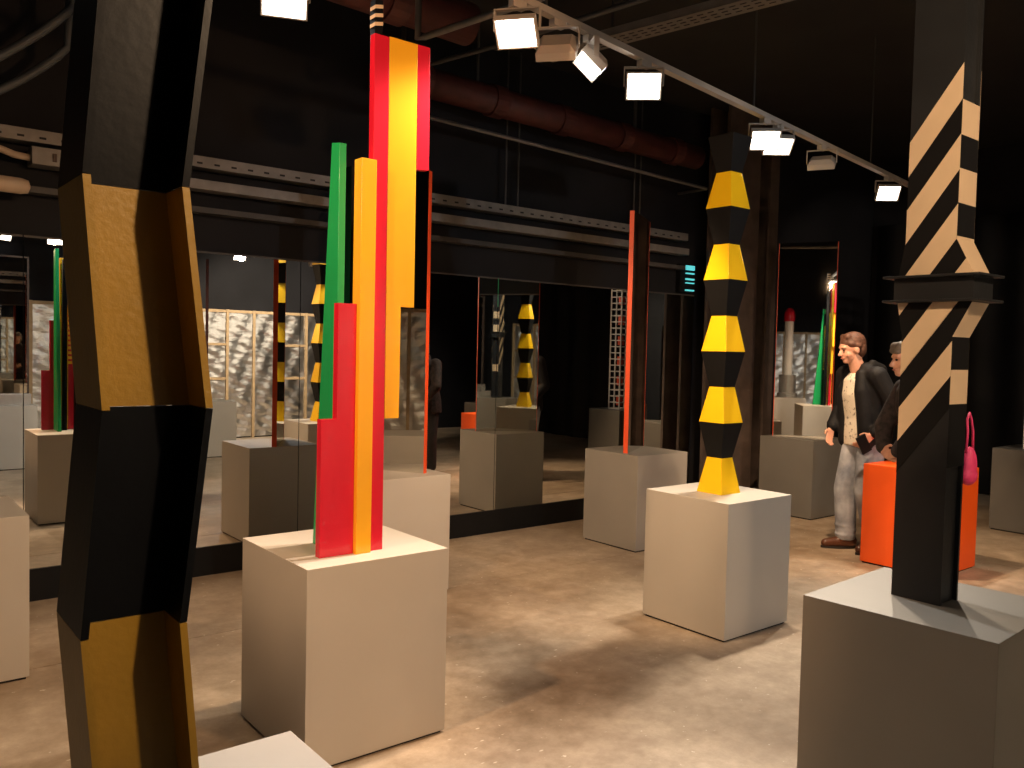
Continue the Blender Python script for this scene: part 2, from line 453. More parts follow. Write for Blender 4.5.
# ------------------------------------------------------------------ plank sculpture (A)
def planks():
    t = thing('plank_sculpture', 'stepped sculpture of red, yellow and green lacquered planks', 'sculpture', (1.6, 2.95, .75))
    def pl(name, mat, poly, y0, y1, parent=t):
        MB().prism([(x, y0, z) for x, z in poly], [(x, y1, z) for x, z in poly]).build(name, mat, parent, bevel=.0012)
    Y0, Y1 = 2.88, 2.915
    pl('red_plank', 'red', [(1.413, .75), (1.553, .75), (1.553, 1.708), (1.476, 1.708), (1.476, 1.272), (1.413, 1.272)], Y0, Y1)
    pl('yellow_plank', 'yellow', [(1.5535, .75), (1.6175, .75), (1.6175, 2.256), (1.5535, 2.256)], Y0 - .022, Y1)
    pl('red_plank', 'red', [(1.618, .75), (1.682, .75), (1.676, 2.736), (1.612, 2.736)], Y0, Y1)
    pl('yellow_plank', 'yellow', [(1.682, 1.266), (1.747, 1.266), (1.747, 1.706), (1.808, 1.706), (1.804, 2.739), (1.677, 2.739)], Y0, Y1)
    pl('red_plank', 'red', [(1.8085, 2.252), (1.866, 2.256), (1.862, 2.739), (1.8045, 2.739)], Y0, Y1)
    # black upright behind, banded cream at its head
    p = bx('black_post', 'blackgloss', 1.655, 2.955, .75, 1.688, 2.995, 2.90, t)
    for k in range(3):
        z = 2.795 + k * .033
        MB().prism([(1.654, 2.954, z), (1.689, 2.954, z + .008), (1.689, 2.996, z + .008), (1.654, 2.996, z)],
                   [(1.654, 2.954, z + .014), (1.689, 2.954, z + .022), (1.689, 2.996, z + .022), (1.654, 2.996, z + .014)]).build('cream_band', 'cream', p)
    bx('black_plank', 'blackgloss', 1.56, 2.95, .75, 1.595, 2.998, 2.24, t)
    # green fin standing crosswise behind the planks
    a = [(1.50, 2.935, .75), (1.50, 3.125, .75), (1.50, 3.005, 2.32), (1.50, 2.880, 2.31)]
    a = [(1.50, 2.935, .75), (1.50, 3.120, .75), (1.50, 3.000, 2.325), (1.50, 2.935, 2.315)]
    MB().prism(a, [(x + .028, y, z) for x, y, z in a]).build('green_fin', 'green', t, bevel=.001)
    for k in range(17):                                    # yellow ribs on the side facing the far blade
        z = 1.33 + k * .043
        bx('yellow_rib', 'yellow', 1.597, 2.945, z, 1.645, 2.995, z + .024, t)
planks()

# ------------------------------------------------------------------ endless column (B)
def zig_column():
    cx, cy = P['B'][0] + S / 2 - .005, P['B'][1] + S / 2 - .005
    t = thing('zigzag_column', 'tall column of alternating yellow and black tapered blocks', 'sculpture', (cx, cy, .75))
    hb, wt, h = .176 / 2, .102 / 2, .2035
    def sq(r, z): return [(cx - r, cy - r, z), (cx + r, cy - r, z), (cx + r, cy + r, z), (cx - r, cy + r, z)]
    for k in range(10):
        z0, z1 = .75 + k * h, .75 + (k + 1) * h
        if k % 2 == 0: MB().prism(sq(hb, z0), sq(wt, z1)).build('yellow_block', 'yellowcol', t, bevel=.001)
        else: MB().prism(sq(wt, z0), sq(hb, z1)).build('black_block', 'black', t, bevel=.001)
zig_column()

# ------------------------------------------------------------------ mirror blades
def blade(p1, p2, label, z0=.75, z1=2.65, edge='edge', th=.036):
    p1, p2 = Vector((*p1, 0)), Vector((*p2, 0)); c = (p1 + p2) / 2; d = (p2 - p1); ln = d.length
    t = thing('mirror_blade', label, 'mirror', (c.x, c.y, z0), math.atan2(d.y, d.x))
    L = ln / 2; hz = z1 - z0
    ew = .004
    MB().box(-L, -th / 2, 0, -L + ew, th / 2, hz).build('edge_strip', edge, t, local=True)
    MB().box(L - ew, -th / 2, 0, L, th / 2, hz).build('edge_strip', edge, t, local=True)
    MB().box(-L + ew, -th / 2 + .001, 0, L - ew, th / 2 - .001, hz).build('mirror_sheet', 'blade', t, local=True)
    return t
blade((4.8610, 4.5936), (5.3790, 4.8964), 'upright mirror blade with red-orange edge, seen edge-on beside the yellow and black column')
blade((2.925, 4.490), (2.656, 4.964), 'upright mirror blade with orange edge standing behind the red and yellow planks')
blade((7.500, 4.385), (7.289, 4.893), 'upright mirror blade with orange edge beside the man in jeans')
blade((3.885, -.150), (4.065, -.676), 'thin dark-red edged blade standing before the foil wall', edge='pipe_red')
def framed_mirror():
    t = thing('framed_mirror', 'broad dark mirror with brown frame and silver foot before the foil wall', 'mirror', (1.59, -.41, .75))
    bx('foot', 'silver', 1.33, -.52, .75, 1.85, -.30, .88, t, bevel=.004)
    bx('mirror_sheet', 'blade', 1.36, -.43, .88, 1.82, -.39, 2.5, t)
    for x in (1.34, 1.82): bx('frame_upright', 'rust', x, -.44, .88, x + .02, -.38, 2.52, t)
    bx('frame_rail', 'rust', 1.36, -.44, 2.5, 1.82, -.38, 2.52, t)
framed_mirror()

# ------------------------------------------------------------------ striped steel post (E)
def striped_post():
    X0, X1, Y0, Y1 = 2.787, 2.912, 1.225, 1.388
    t = thing('striped_post', 'black steel post with cream diagonal stripes and a flared bracket', 'sculpture', ((X0 + X1) / 2, (Y0 + Y1) / 2, .75))
    ZB0, ZB1 = 1.738, 1.818
    FL, HA = .058, .115
    TOP = 3.05
    def yprof(side):                                    # (z, y) outline of one side with its haunches
        s = -1 if side == 0 else 1; y = Y0 if side == 0 else Y1
        k = FL if side == 0 else .02
        return [(.75, y), (ZB0 - HA, y), (ZB0, y + s * k), (ZB1, y + s * k), (ZB1 + HA, y), (TOP, y)]
    lo, hi = yprof(0), yprof(1)
    poly = [(y, z) for z, y in lo] + [(y, z) for z, y in hi[::-1]]
    tk = .011
    for x, n in ((X0, 'flange'), (X1 - tk, 'flange')):
        MB().prism([(x, y, z) for y, z in poly], [(x + tk, y, z) for y, z in poly]).build(n, 'slate', t)
    # web following the outline, slightly inset
    inset = .012
    w0 = [(z, y + inset) for z, y in lo]
    mb = MB()
    a = [(X0 + tk, y, z) for z, y in w0] + [(X0 + tk, y + .01, z) for z, y in w0[::-1]]
    mb.prism(a, [(X1 - tk, p[1], p[2]) for p in a]).build('web', 'slate', t)
    bx('web', 'slate', X0 + tk, Y1 - .022, .75, X1 - tk, Y1 - .012, TOP, t)
    # bracket: two lipped plates with a box between them
    b = bx('bracket', 'slate', X0 - .008, Y0 - FL - .004, ZB0 + .004, X1 + .008, Y1 + .03, ZB1 - .004, t)
    for z in (ZB0 - .004, ZB1 - .004):
        MB().box(X0 - .03, Y0 - FL - .03, z, X1 + .03, Y1 + .06, z + .008).build('bracket_plate', 'slate', b, bevel=.002)
    def y_at(z, side):
        pr = lo if side == 0 else hi
        for (za, ya), (zb, yb) in zip(pr, pr[1:]):
            if za <= z <= zb: return ya + (yb - ya) * (z - za) / (zb - za)
        return pr[-1][1]
    # stripes on the X- face: polygon strips clipped to the outline
    def face_strip(name, mat, ztop_right, dz, drop=.224):
        """band whose top edge meets Y0 at ztop_right and falls towards Y1"""
        def line(y, z0): return z0 - drop * (y - Y0) / (Y1 - Y0)
        n = 12; cols = []
        ylo, yhi = Y0 - FL, Y1 + .02
        for i in range(n + 1):
            y = ylo + (yhi - ylo) * i / n
            cols.append((y, line(y, ztop_right - dz), line(y, ztop_right)))
        pts_t, pts_b = [], []
        poly2 = [(y, zt) for y, zb, zt in cols] + [(y, zb) for y, zb, zt in cols[::-1]]
        # clip against outline: clamp by Sutherland-Hodgman on the convex pieces
        for za, zb_ in ((.75, ZB0 - HA), (ZB0 - HA, ZB0 - .004), (ZB1 + .004, ZB1 + HA), (ZB1 + HA, TOP)):
            quad = [(y_at(za, 0), za), (y_at(za, 1), za), (y_at(zb_, 1), zb_), (y_at(zb_, 0), zb_)]
            out = clip(poly2, quad)
            if len(out) >= 3 and area(out) > 1e-5:
                MB().prism([(X0 - .0016, y, z) for y, z in out], [(X0 + .001, y, z) for y, z in out]).build(name, mat, t)
                MB().prism([(X1 - .001, y, z) for y, z in out], [(X1 + .0016, y, z) for y, z in out]).build(name, mat, t)
    zt = [2.486, 2.264, 2.044, 1.825, 1.608]
    for z in zt: face_strip('cream_stripe', 'cream', z, .112)
    for z in zt[1:] + [1.388]: face_strip('black_stripe', 'black', z + .108, .106)
    # horizontal bars on the Y- side
    def side_bar(name, mat, z0, z1):
        zs = sorted({z0, z1} | {z for z in (ZB0 - HA, ZB1 + HA) if z0 < z < z1})
        for a, b_ in zip(zs, zs[1:]):
            for q in (1,):
                ya, yb = y_at(a, 0) + inset, y_at(b_, 0) + inset
                MB().prism([(X0 + .001, ya - .013, a), (X1 - .001, ya - .013, a), (X1 - .001, ya + .001, a), (X0 + .001, ya + .001, a)],
                           [(X0 + .001, yb - .013, b_), (X1 - .001, yb - .013, b_), (X1 - .001, yb + .001, b_), (X0 + .001, yb + .001, b_)]).build(name, mat, t)
    def back_bar(name, mat, z0, z1): bx(name, mat, X0 + tk, Y1 - .013, z0, X1 - tk, Y1 - .004, z1, t)
    for a, b_ in ((2.262, 2.372), (2.048, 2.157), (1.405, 1.516)): back_bar('cream_bar', 'cream', a - .22, b_ - .22)
    for a, b_ in ((2.262, 2.372), (2.048, 2.157), (ZB1 + .006, 1.943), (1.622, ZB0 - .006), (1.405, 1.516)): side_bar('cream_bar', 'cream', a, b_)
    for a, b_ in ((2.157, 2.262), (1.943, 2.048), (1.516, 1.622), (1.20, 1.405)): side_bar('black_bar', 'black', a, b_)
def area(p):
    return abs(sum(p[i][0] * p[(i + 1) % len(p)][1] - p[(i + 1) % len(p)][0] * p[i][1] for i in range(len(p)))) / 2
def clip(subj, quad):
    if sum(quad[i][0] * quad[(i + 1) % 4][1] - quad[(i + 1) % 4][0] * quad[i][1] for i in range(4)) < 0: quad = quad[::-1]
    out = subj
    for i in range(4):
        a, b = quad[i], quad[(i + 1) % 4]; inp, out = out, []
        if not inp: break
        side = lambda p: (b[0] - a[0]) * (p[1] - a[1]) - (b[1] - a[1]) * (p[0] - a[0])
        for k in range(len(inp)):
            p, q = inp[k], inp[(k + 1) % len(inp)]; sp, sq_ = side(p), side(q)
            if sp >= 0: out.append(p)
            if (sp >= 0) != (sq_ >= 0):
                f = sp / (sp - sq_); out.append((p[0] + (q[0] - p[0]) * f, p[1] + (q[1] - p[1]) * f))
    res = []
    for p in out:
        if not res or (abs(p[0] - res[-1][0]) + abs(p[1] - res[-1][1])) > 1e-6: res.append(p)
    if len(res) > 1 and (abs(res[0][0] - res[-1][0]) + abs(res[0][1] - res[-1][1])) < 1e-6: res.pop()
    return res
striped_post()

# ------------------------------------------------------------------ zigzag steel beam (F)
def zig_beam():
    t = thing('zigzag_beam', 'bent steel I-beam painted in ochre and black sections', 'sculpture', (.33, 1.275, .75))
    zs = [.75, .85, 1.154, 1.456, 1.763, 2.07, 2.38, 2.69]
    xl = [.264, .275, .250, .275, .251, .275, .251, .275]
    xr = [.400, .413, .387, .421, .386, .421, .386, .420]
    ms = ['blackgloss', 'ochre', 'blackgloss', 'ochre', 'blackgloss', 'ochre', 'blackgloss']
    ya, yb, tf, tw = 1.200, 1.352, .010, .008
    for k, m in enumerate(ms):
        z0, z1 = zs[k], zs[k + 1]
        a0, a1, b0, b1 = xl[k], xl[k + 1], xr[k], xr[k + 1]
        sec = MB(); e = .0006
        def slab(x0, x1, dx0, dx1, y0, y1, nm, par=t):
            return MB().prism([(x0, y0, z0 + e), (x0 + dx0, y0, z0 + e), (x0 + dx0, y1, z0 + e), (x0, y1, z0 + e)],
                              [(x1, y0, z1 - e), (x1 + dx1, y0, z1 - e), (x1 + dx1, y1, z1 - e), (x1, y1, z1 - e)]).build(nm, m, par)
        slab(a0, a1, tf, tf, ya, yb, 'flange')
        slab(b0 - tf, b1 - tf, tf, tf, ya, yb, 'flange')
        ym = 1.276
        slab(a0 + tf, a1 + tf, b0 - a0 - 2 * tf, b1 - a1 - 2 * tf, ym - tw / 2, ym + tw / 2, 'web')
zig_beam()

# ------------------------------------------------------------------ white lattice tower (R) and red-domed post (A0)
def lattice():
    cx, cy = P['R'][0] + S / 2, P['R'][1] + S / 2
    t = thing('lattice_tower', 'white square lattice tower with red core on a grey plinth', 'sculpture', (cx, cy, .75))
    r, n, rows, b = .10, 2, 20, .007
    hz = 1.72 / rows
    for i in range(n + 1):
        for j in range(n + 1):
            if i in (0, n) or j in (0, n):
                x, y = cx - r + 2 * r * i / n, cy - r + 2 * r * j / n
                bx('upright', 'porcelain', x - b, y - b, .75, x + b, y + b, .75 + rows * hz, t)
    for k in range(rows + 1):
        z = .757 + k * hz
        mb = MB()
        for s in (-1, 1):
            mb.box(cx - r, cy + s * r - b * .9, z - b, cx + r, cy + s * r + b * .9, z + b)
            mb.box(cx + s * r - b * .9, cy - r, z - b, cx + s * r + b * .9, cy + r, z + b)
        mb.build('ring', 'porcelain', t)
    for k in range(6):
        z = .80 + k * .28
        bx('red_core', 'edge', cx - .03, cy - .03, z, cx + .03, cy + .03, z + .12, t)
lattice()
def dome_post():
    cx, cy = P['A0'][0] + S / 2, P['A0'][1] + S / 2
    t = thing('domed_post', 'white round post with silver base and red domed head', 'sculpture', (cx, cy, .75))
    def ring(r, z, dx=0): return [(cx + dx + r * math.cos(a), cy + r * math.sin(a), z) for a in [k * math.pi / 12 for k in range(24)]]
    MB().rings([ring(.19, .75), ring(.19, .83), ring(.155, .84), ring(.155, 1.18)]).build('base', 'silver', t)
    MB().rings([ring(.08, 1.18), ring(.08, 2.20)], True).build('shaft', 'porcelain', t, smooth=False)
    MB().rings([ring(.10, 2.20), ring(.10, 2.32), ring(.09, 2.38), ring(.07, 2.42), ring(.04, 2.45), ring(.005, 2.46)]).build('dome', 'red', t)
dome_post()

# ------------------------------------------------------------------ services on the wall and ceiling
def cable_tray(z0, z1, y0, y1, x0, x1, label, mat='galv', holes=True):
    t = thing('cable_tray', label, 'cable tray', ((x0 + x1) / 2, WALL_Y, z0))
    bx('tray_back', mat, x0, y1 - .004, z0, x1, y1, z1, t)
    bx('tray_floor', mat, x0, y0, z0, x1, y1 - .004, z0 + .003, t)
    bx('tray_lip', mat, x0, y0 - .003, z0, x1, y0, z0 + (z1 - z0), t)
    if holes:
        mb = MB(); x = x0 + .05
        while x < x1 - .05:
            mb.box(x, y0 - .0045, z0 + .02, x + .035, y0 - .0031, z0 + .032); x += .11
        o = mb.build('slot_row', 'gap', t); o['kind'] = 'stuff'
    return t
cable_tray(2.655, 2.725, 5.46, 5.58, -1.0, 6.58, 'perforated grey cable tray running highest along the wall above the mirrors')
cable_tray(2.515, 2.575, 5.44, 5.56, 1.06, 6.58, 'smooth grey cable tray, middle one of three above the mirrors', holes=False)
cable_tray(2.375, 2.410, 5.48, 5.58, -1.0, 6.58, 'narrow grey cable tray just above the top of the mirrors', 'dullsteel', holes=False)
jb = thing('junction_box', 'grey metal junction box with hose on the wall behind the zigzag beam', 'junction box', (.96, 5.52, 2.53))
bx('case', 'galv', .88, 5.44, 2.53, 1.045, 5.59, 2.63, jb, bevel=.004)
bx('screw_clip', 'rust', .985, 5.43, 2.555, 1.005, 5.44, 2.60, jb)
MB().tube([(.2, 5.49, 2.62), (.6, 5.49, 2.625), (.72, 5.49, 2.60), (.80, 5.49, 2.575), (.885, 5.5, 2.57)], .02).build('hose', 'beige', jb, smooth=True)
tag(MB().tube([(-.6, 5.4, 2.40), (.5, 5.4, 2.395), (.82, 5.4, 2.39), (.855, 5.4, 2.389), (.865, 5.4, 2.389)], [.045, .045, .045, .036, .01], 16).build('capped_pipe', 'beige', None, smooth=True), 'fat beige capped pipe along the wall below the junction box', 'pipe')
for i, (a, b, c) in enumerate([((.2, 5.0, 2.62), (.80, 5.0, 3.02), (1.0, 5.0, 3.30)), ((.2, 5.12, 2.54), (.78, 5.12, 2.83), (1.0, 5.12, 3.12))]):
    a, b, c = map(Vector, (a, b, c)); pts = []
    for k in range(13):
        s = k / 12; pts.append(a * (1 - s) ** 2 + b * 2 * s * (1 - s) + c * s * s)
    pts.append(pts[-1] + Vector((.03, 0, .9 + (.18 if i else 0) * 0)))
    pts[-1].z = CEIL_Z
    tag(MB().tube(pts, .022, 8).build('hanging_cable', 'cable', None, smooth=True),
        ['upper of two thick grey cables swooping up to the ceiling', 'lower of two thick grey cables swooping up to the ceiling'][i], 'cable')
def red_pipe(p0, p1, r, label, nc, x=None):
    p0, p1 = Vector(p0), Vector(p1)
    t = thing('red_pipe', label, 'pipe', p0)
    MB().tube([p0, p1], r, 20).build('pipe', 'pipe_red', t, smooth=True)
    d = (p1 - p0).normalized()
    for k in range(nc):
        q = p0 + (p1 - p0) * ((k + .5) / nc)
        MB().tube([q - d * .06, q + d * .06], r * 1.13, 20).build('coupling', 'pipe_red', t)
    for k in range(2):
        q = p0 + (p1 - p0) * (.25 + .5 * k)
        MB().tube([q + Vector((0, 0, r)), Vector((q.x, q.y, CEIL_Z))], .012, 8).build('hanger_rod', 'dullsteel', t)
    return t
red_pipe((3.0, 5.32, 3.50), (6.5, 5.32, 3.43), .11, 'long faded red pipe slung along the wall below the ceiling', 5)
red_pipe((.9, 4.15, 3.52), (2.95, 4.15, 3.46), .12, 'short faded red pipe ending above the tall plank sculpture', 2)
def conduit(pts, r, label, mat='dullsteel'):
    tag(MB().tube(pts, r, 8).build('conduit', mat, None, smooth=True), label, 'conduit')
conduit([(3.25, 5.6, 3.225), (3.25, 5.25, 3.225), (6.58, 5.25, 3.138), (6.58, 5.6, 3.138)], .016, 'thin grey conduit running under the long red pipe', 'galv')
conduit([(2.46, 3.93, CEIL_Z), (2.46, 3.93, 3.2), (2.47, 3.88, 3.2), (2.60, 3.1, 3.2), (2.75, 1.6, 3.2), (2.75, 1.6, CEIL_Z)], .018, 'thin grey conduit crossing the ceiling toward the lamp track', 'galv')
conduit([(3.02, 5.0, CEIL_Z), (3.02, 5.0, 3.4), (3.03, 4.87, 3.4), (3.18, 4.15, 3.4), (3.4, 2.6, 3.4), (3.4, 2.6, CEIL_Z)], .016, 'dark conduit crossing the ceiling above the first lamps')
for i, x in enumerate((4.33, 4.46, 5.86, 5.94)):
    tag(MB().tube([(x, 5.52, 2.73), (x, 5.52, CEIL_Z)], .008, 6).build('drop_rod', 'dullsteel', None), 'thin steel rod dropping from ceiling to the highest cable tray', 'rod', 'rods carrying the cable trays')
def ceiling_tray():
    t = thing('ceiling_tray', 'perforated grey cable tray hung under the ceiling over the lamp track', 'cable tray', (4.1, 3.2, 3.6))
    a, b = Vector((3.93, 4.6, 3.6)), Vector((4.45, 1.8, 3.6)); d = (b - a).normalized(); n = Vector((-d.y, d.x, 0)) * .09
    up = Vector((0, 0, 1))
    MB().prism([a - n, a + n, a + n + up * .004, a - n + up * .004], [b - n, b + n, b + n + up * .004, b - n + up * .004]).build('tray_floor', 'galv', t)
    for s in (-1, 1):
        q = n * s; m = n.normalized() * .004
        MB().prism([a + q, a + q + m, a + q + m + up * .05, a + q + up * .05], [b + q, b + q + m, b + q + m + up * .05, b + q + up * .05]).build('tray_side', 'galv', t)
    mb = MB()
    for k in range(40):
        for s in (-.5, 0, .5):
            c = a + d * (.05 + k * .07) + n * s - up * .001
            e, f = d * .02, n.normalized() * .006
            mb.prism([c - e - f, c + e - f, c + e + f, c - e + f], [c - e - f - up * .001, c + e - f - up * .001, c + e + f - up * .001, c - e + f - up * .001])
    mb.build('slot_row', 'gap', t)['kind'] = 'stuff'
    for k in (.2, .8):
        q = a + (b - a) * k
        MB().tube([q + up * .004, Vector((q.x, q.y, CEIL_Z))], .008, 6).build('hanger_rod', 'dullsteel', t)
ceiling_tray()
def teal_sign():
    t = thing('louvred_light', 'small teal glowing louvred light on the wall beside the brown column', 'wall light', (6.76, WALL_Y, 2.13))
    bx('case', 'black', 6.60, WALL_Y - .03, 2.16, 6.82, WALL_Y + .02, 2.44, t)
    for z, h in ((2.385, .045), (2.345, .012), (2.285, .016), (2.25, .010), (2.175, .014)):
        bx('lit_louvre', 'teal_on', 6.68, WALL_Y - .05, z, 6.80, WALL_Y - .03, z + h, t)
teal_sign()

# ------------------------------------------------------------------ lamp tracks and floodlights
def track(p0, p1, label):
    p0, p1 = Vector(p0), Vector(p1); d = (p1 - p0); L = d.length
    t = thing('lamp_track', label, 'lamp track', p0, math.atan2(d.y, d.x))
    MB().box(0, -.02, 0, L, .02, .03).build('rail', 'lampgrey', t, local=True)
    MB().box(-.02, -.024, -.002, 0, .024, .032).build('end_cap', 'lampgrey', t, local=True)
    MB().box(L, -.024, -.002, L + .02, .024, .032).build('end_cap', 'lampgrey', t, local=True)
    for k in range(4):
        x = L * (k + .5) / 4
        MB().tube([(x, 0, .03), (x, 0, CEIL_Z - p0.z)], .006, 6).build('hanger_rod', 'dullsteel', t, local=True)
    return t
TZ, RZ = 3.0, 2.85
TD = Vector((.989, .149, 0))
T0 = Vector((2.285, 2.81, TZ))
track(T0 - TD * 2.75, T0 + TD * 4.95, 'grey lamp track running over the plinths toward the striped post')
track((.9, -.1, RZ), (7.2, -.1, RZ), 'grey lamp track between the plank sculpture and the foil wall')
track((-.6, 3.92, 3.36), (1.95, 3.92, 3.36), 'short grey lamp track high above the zigzag beam')
def floodlight(top, target, label, watts, col=WARM, cone=110, blend=.5, size=1.0, drop=.12):
    """top: point on the track; the housing hangs below it and aims at target"""
    top = Vector(top); c = top - Vector((0, 0, drop)); d = (Vector(target) - c).normalized()
    t = thing('floodlight', label, 'lamp', tuple(top))
    yaw = math.atan2(d.y, d.x); pit = math.asin(d.z)
    MB().box(-.035, -.018, -.03, .035, .018, 0).build('track_adapter', 'lampgrey', t, local=True)
    R = Matrix.Rotation(yaw, 3, 'Z')
    hw, hh, hd = .088 * size, .066 * size, .026 * size
    def orient(mb, full=True):
        Q = R @ Matrix.Rotation(-pit, 3, 'Y') if full else R
        for v in mb.bm.verts: v.co = Q @ v.co + (c - top)
        return mb
    # fork arm
    mb = MB()
    mb.box(-.012, -hw - .012, 0, .012, -hw - .006, drop - .028); mb.box(-.012, hw + .006, 0, .012, hw + .012, drop - .028)
    mb.box(-.012, -hw - .012, drop - .034, .012, hw + .012, drop - .028)
    orient(mb, False).build('bracket', 'lampgrey', t, local=True)
    # housing: open tray, hollow at the front
    mb = MB()
    q = lambda s, x: [(x, -hw * s, -hh * s), (x, hw * s, -hh * s), (x, hw * s, hh * s), (x, -hw * s, hh * s)]
    mb.rings([q(.72, -hd * 1.5), q(1, -hd * .4), q(1, hd), q(.93, hd), q(.90, hd * .55)])
    h = orient(mb).build('housing', 'lampgrey', t, local=True)
    mb = MB(); mb.prism(q(.88, hd * .60), q(.88, hd * .70)); orient(mb).build('lit_glass', 'lamp_on', t, local=True)
    l = bpy.data.lights.new('flood_beam', 'SPOT')
    l.energy = watts; l.color = col; l.spot_size = math.radians(cone); l.spot_blend = blend; l.shadow_soft_size = .045
    lo = bpy.data.objects.new('flood_beam', l)
    lo.location = (c - top) + d * (hd + .05)
    lo.rotation_euler = d.to_track_quat('-Z', 'Y').to_euler()
    link(lo, t)
    return t
def on_track(x): return T0 + TD * ((x - T0.x) / TD.x)
# main track, from the plank sculpture towards the striped post
floodlight(on_track(-.25), (3.4, 3.3, .9), 'floodlight at the start of the long track, aimed past the planks', 225, AMBER, 64, .3)
floodlight(on_track(2.24), (.7, 1.6, .7), 'floodlight aimed toward the zigzag beam, first after the plank sculpture', 170, NEUT, 100)
floodlight(on_track(2.50), (4.6, 4.6, .2), 'floodlight turned to the mirror wall, between two lit ones', 240, WARM, 74)
floodlight(on_track(2.74), (.7, 4.0, .3), 'floodlight tilted sideways toward the plinth by the mirror wall', 230, WARM, 76)
floodlight(on_track(3.17), (.6, .2, 1.3), 'brightest floodlight on the long track, above and before the yellow column', 170, COOL, 110)
floodlight(on_track(4.48), (2.6, 1.2, .4), 'floodlight of a pair above the yellow and black column', 180, NEUT, 100)
floodlight(on_track(4.66), (3.4, 1.6, .3), 'second floodlight of a pair beyond the yellow and black column', 120, NEUT, 100)
floodlight(on_track(5.33), (6.6, 3.9, .2), 'floodlight turned away toward the man in jeans', 260, WARM, 70)
floodlight(on_track(6.62), (4.4, 1.2, .4), 'last floodlight on the long track next to the striped post', 160, NEUT, 100)
# track near the foil wall
floodlight((2.07, -.1, RZ), (1.45, 2.9, 1.6), 'floodlight on the rear track facing the plank sculpture', 150, (1.0, 0.52, 0.24), 72, .3)
floodlight((4.30, -.1, RZ), (4.3, 3.6, .9), 'floodlight on the rear track facing the yellow and black column', 90, COOL, 80)
floodlight((6.30, -.1, RZ), (6.3, 3.3, .9), 'floodlight on the rear track facing the orange plinth', 200, WARM, 60)
floodlight((5.40, -.1, RZ), (5.7, -2.2, 1.2), 'added floodlight on the rear track brightening the foil wall', 460, NEUT, 110)  # extra lamp, put in to brighten the foil
floodlight((1.15, -.1, RZ), (.2, 3.8, .6), 'floodlight on the rear track facing the plinth by the mirror wall', 170, WARM, 64)
floodlight((1.55, -.1, RZ), (2.86, 1.30, 2.15), 'added floodlight on the rear track brightening the head of the striped post', 170, WARM, 48, .25)  # added lamp that lifts the cream stripes but spares the plinth
floodlight((7.00, -.1, RZ), (8.56, 2.94, 2.0), 'added floodlight on the rear track brightening the white lattice tower', 200, NEUT, 42, .3)  # added lamp so the lattice reads white in the mirrors
# high lamp above the beam
floodlight((1.70, 3.92, 3.36), (.2, .3, 1.3), 'big floodlight on the short high track, glaring over the green fin', 70, COOL, 84, .5, 1.25, .16)

# ------------------------------------------------------------------ people
def remeshed(name, mb, mat, parent, voxel=.008, smooth=6):
    me = bpy.data.meshes.new('tmp'); bmesh.ops.recalc_face_normals(mb.bm, faces=mb.bm.faces); mb.bm.to_mesh(me); mb.bm.free()
    o = bpy.data.objects.new('tmp', me); COL.objects.link(o)
    m = o.modifiers.new('r', 'REMESH'); m.mode = 'VOXEL'; m.voxel_size = voxel; m.use_smooth_shade = True
    if smooth:
        s = o.modifiers.new('s', 'SMOOTH'); s.iterations = smooth; s.factor = .5
    dg = bpy.context.evaluated_depsgraph_get()
    me2 = bpy.data.meshes.new_from_object(o.evaluated_get(dg))
    bpy.data.objects.remove(o); me2.name = name
    me2.materials.clear(); me2.materials.append(MAT[mat])
    for p in me2.polygons: p.use_smooth = True
    r = bpy.data.objects.new(name, me2)
    return link(r, parent)
def hand(mb, wrist, fwd, palm, thumb, curl=.5, k=1.0):
    """wrist point, finger direction, palm normal, direction of the thumb side"""
    W = Vector(wrist); f = Vector(fwd).normalized(); n = Vector(palm); n = (n - f * n.dot(f)).normalized(); s = Vector(thumb); s = (s - f * s.dot(f) - n * s.dot(n)).normalized()
    for i, off in enumerate((.026, .009, -.008, -.024)):
        base = W + f * .085 * k + s * off
        mb.cap(W + f * .01 + s * off * .6, .014 * k, base, .011 * k, 8)
        ln = (.040, .045, .042, .033)[i] * k; p = base; a = 0
        for j in range(3):
            a += curl * (.55, .75, .6)[j]
            q = p + (f * math.cos(a) + n * math.sin(a)) * ln * (1, .68, .52)[j]
            mb.cap(p, (.0092, .0086, .008)[j] * k, q, (.0086, .008, .007)[j] * k, 8); p = q
    p = W + f * .028 * k + s * .026; q = p + (f * .6 + s * .75 + n * .25).normalized() * .036 * k; r2 = q + (f * .9 + s * .15 + n * .45).normalized() * .030 * k
    mb.cap(W + f * .012 + s * .012, .015 * k, p, .012 * k, 8); mb.cap(p, .012 * k, q, .0105 * k, 8); mb.cap(q, .0105 * k, r2, .008 * k, 8)
def head(mb, c, tilt=0.0, turn=0.0):
    """head with face along +x; returns the transform"""
    R = Matrix.Rotation(turn, 3, 'Z') @ Matrix.Rotation(tilt, 3, 'Y'); c = Vector(c)
    T = lambda x, y, z: c + R @ Vector((x, y, z))
    mb.ellipsoid(T(-.012, 0, .025), .098, .076, .092, R)               # cranium
    mb.ellipsoid(T(.022, 0, -.035), .066, .058, .078, R)               # face
    mb.ellipsoid(T(.055, 0, -.088), .028, .030, .022, R)               # chin
    mb.cap(T(.082, 0, .005), .009, T(.104, 0, -.032), .013, 8)         # nose
    mb.ellipsoid(T(.096, 0, -.036), .013, .017, .009, R)
    mb.ellipsoid(T(.072, 0, .022), .018, .052, .012, R)                # brow
    mb.ellipsoid(T(.082, 0, -.062), .010, .024, .009, R)               # lips
    for s in (-1, 1):
        mb.ellipsoid(T(-.008, s * .078, -.012), .020, .009, .032, R)   # ear
        mb.ellipsoid(T(.048, s * .042, -.038), .024, .018, .026, R)    # cheek
    return T, R
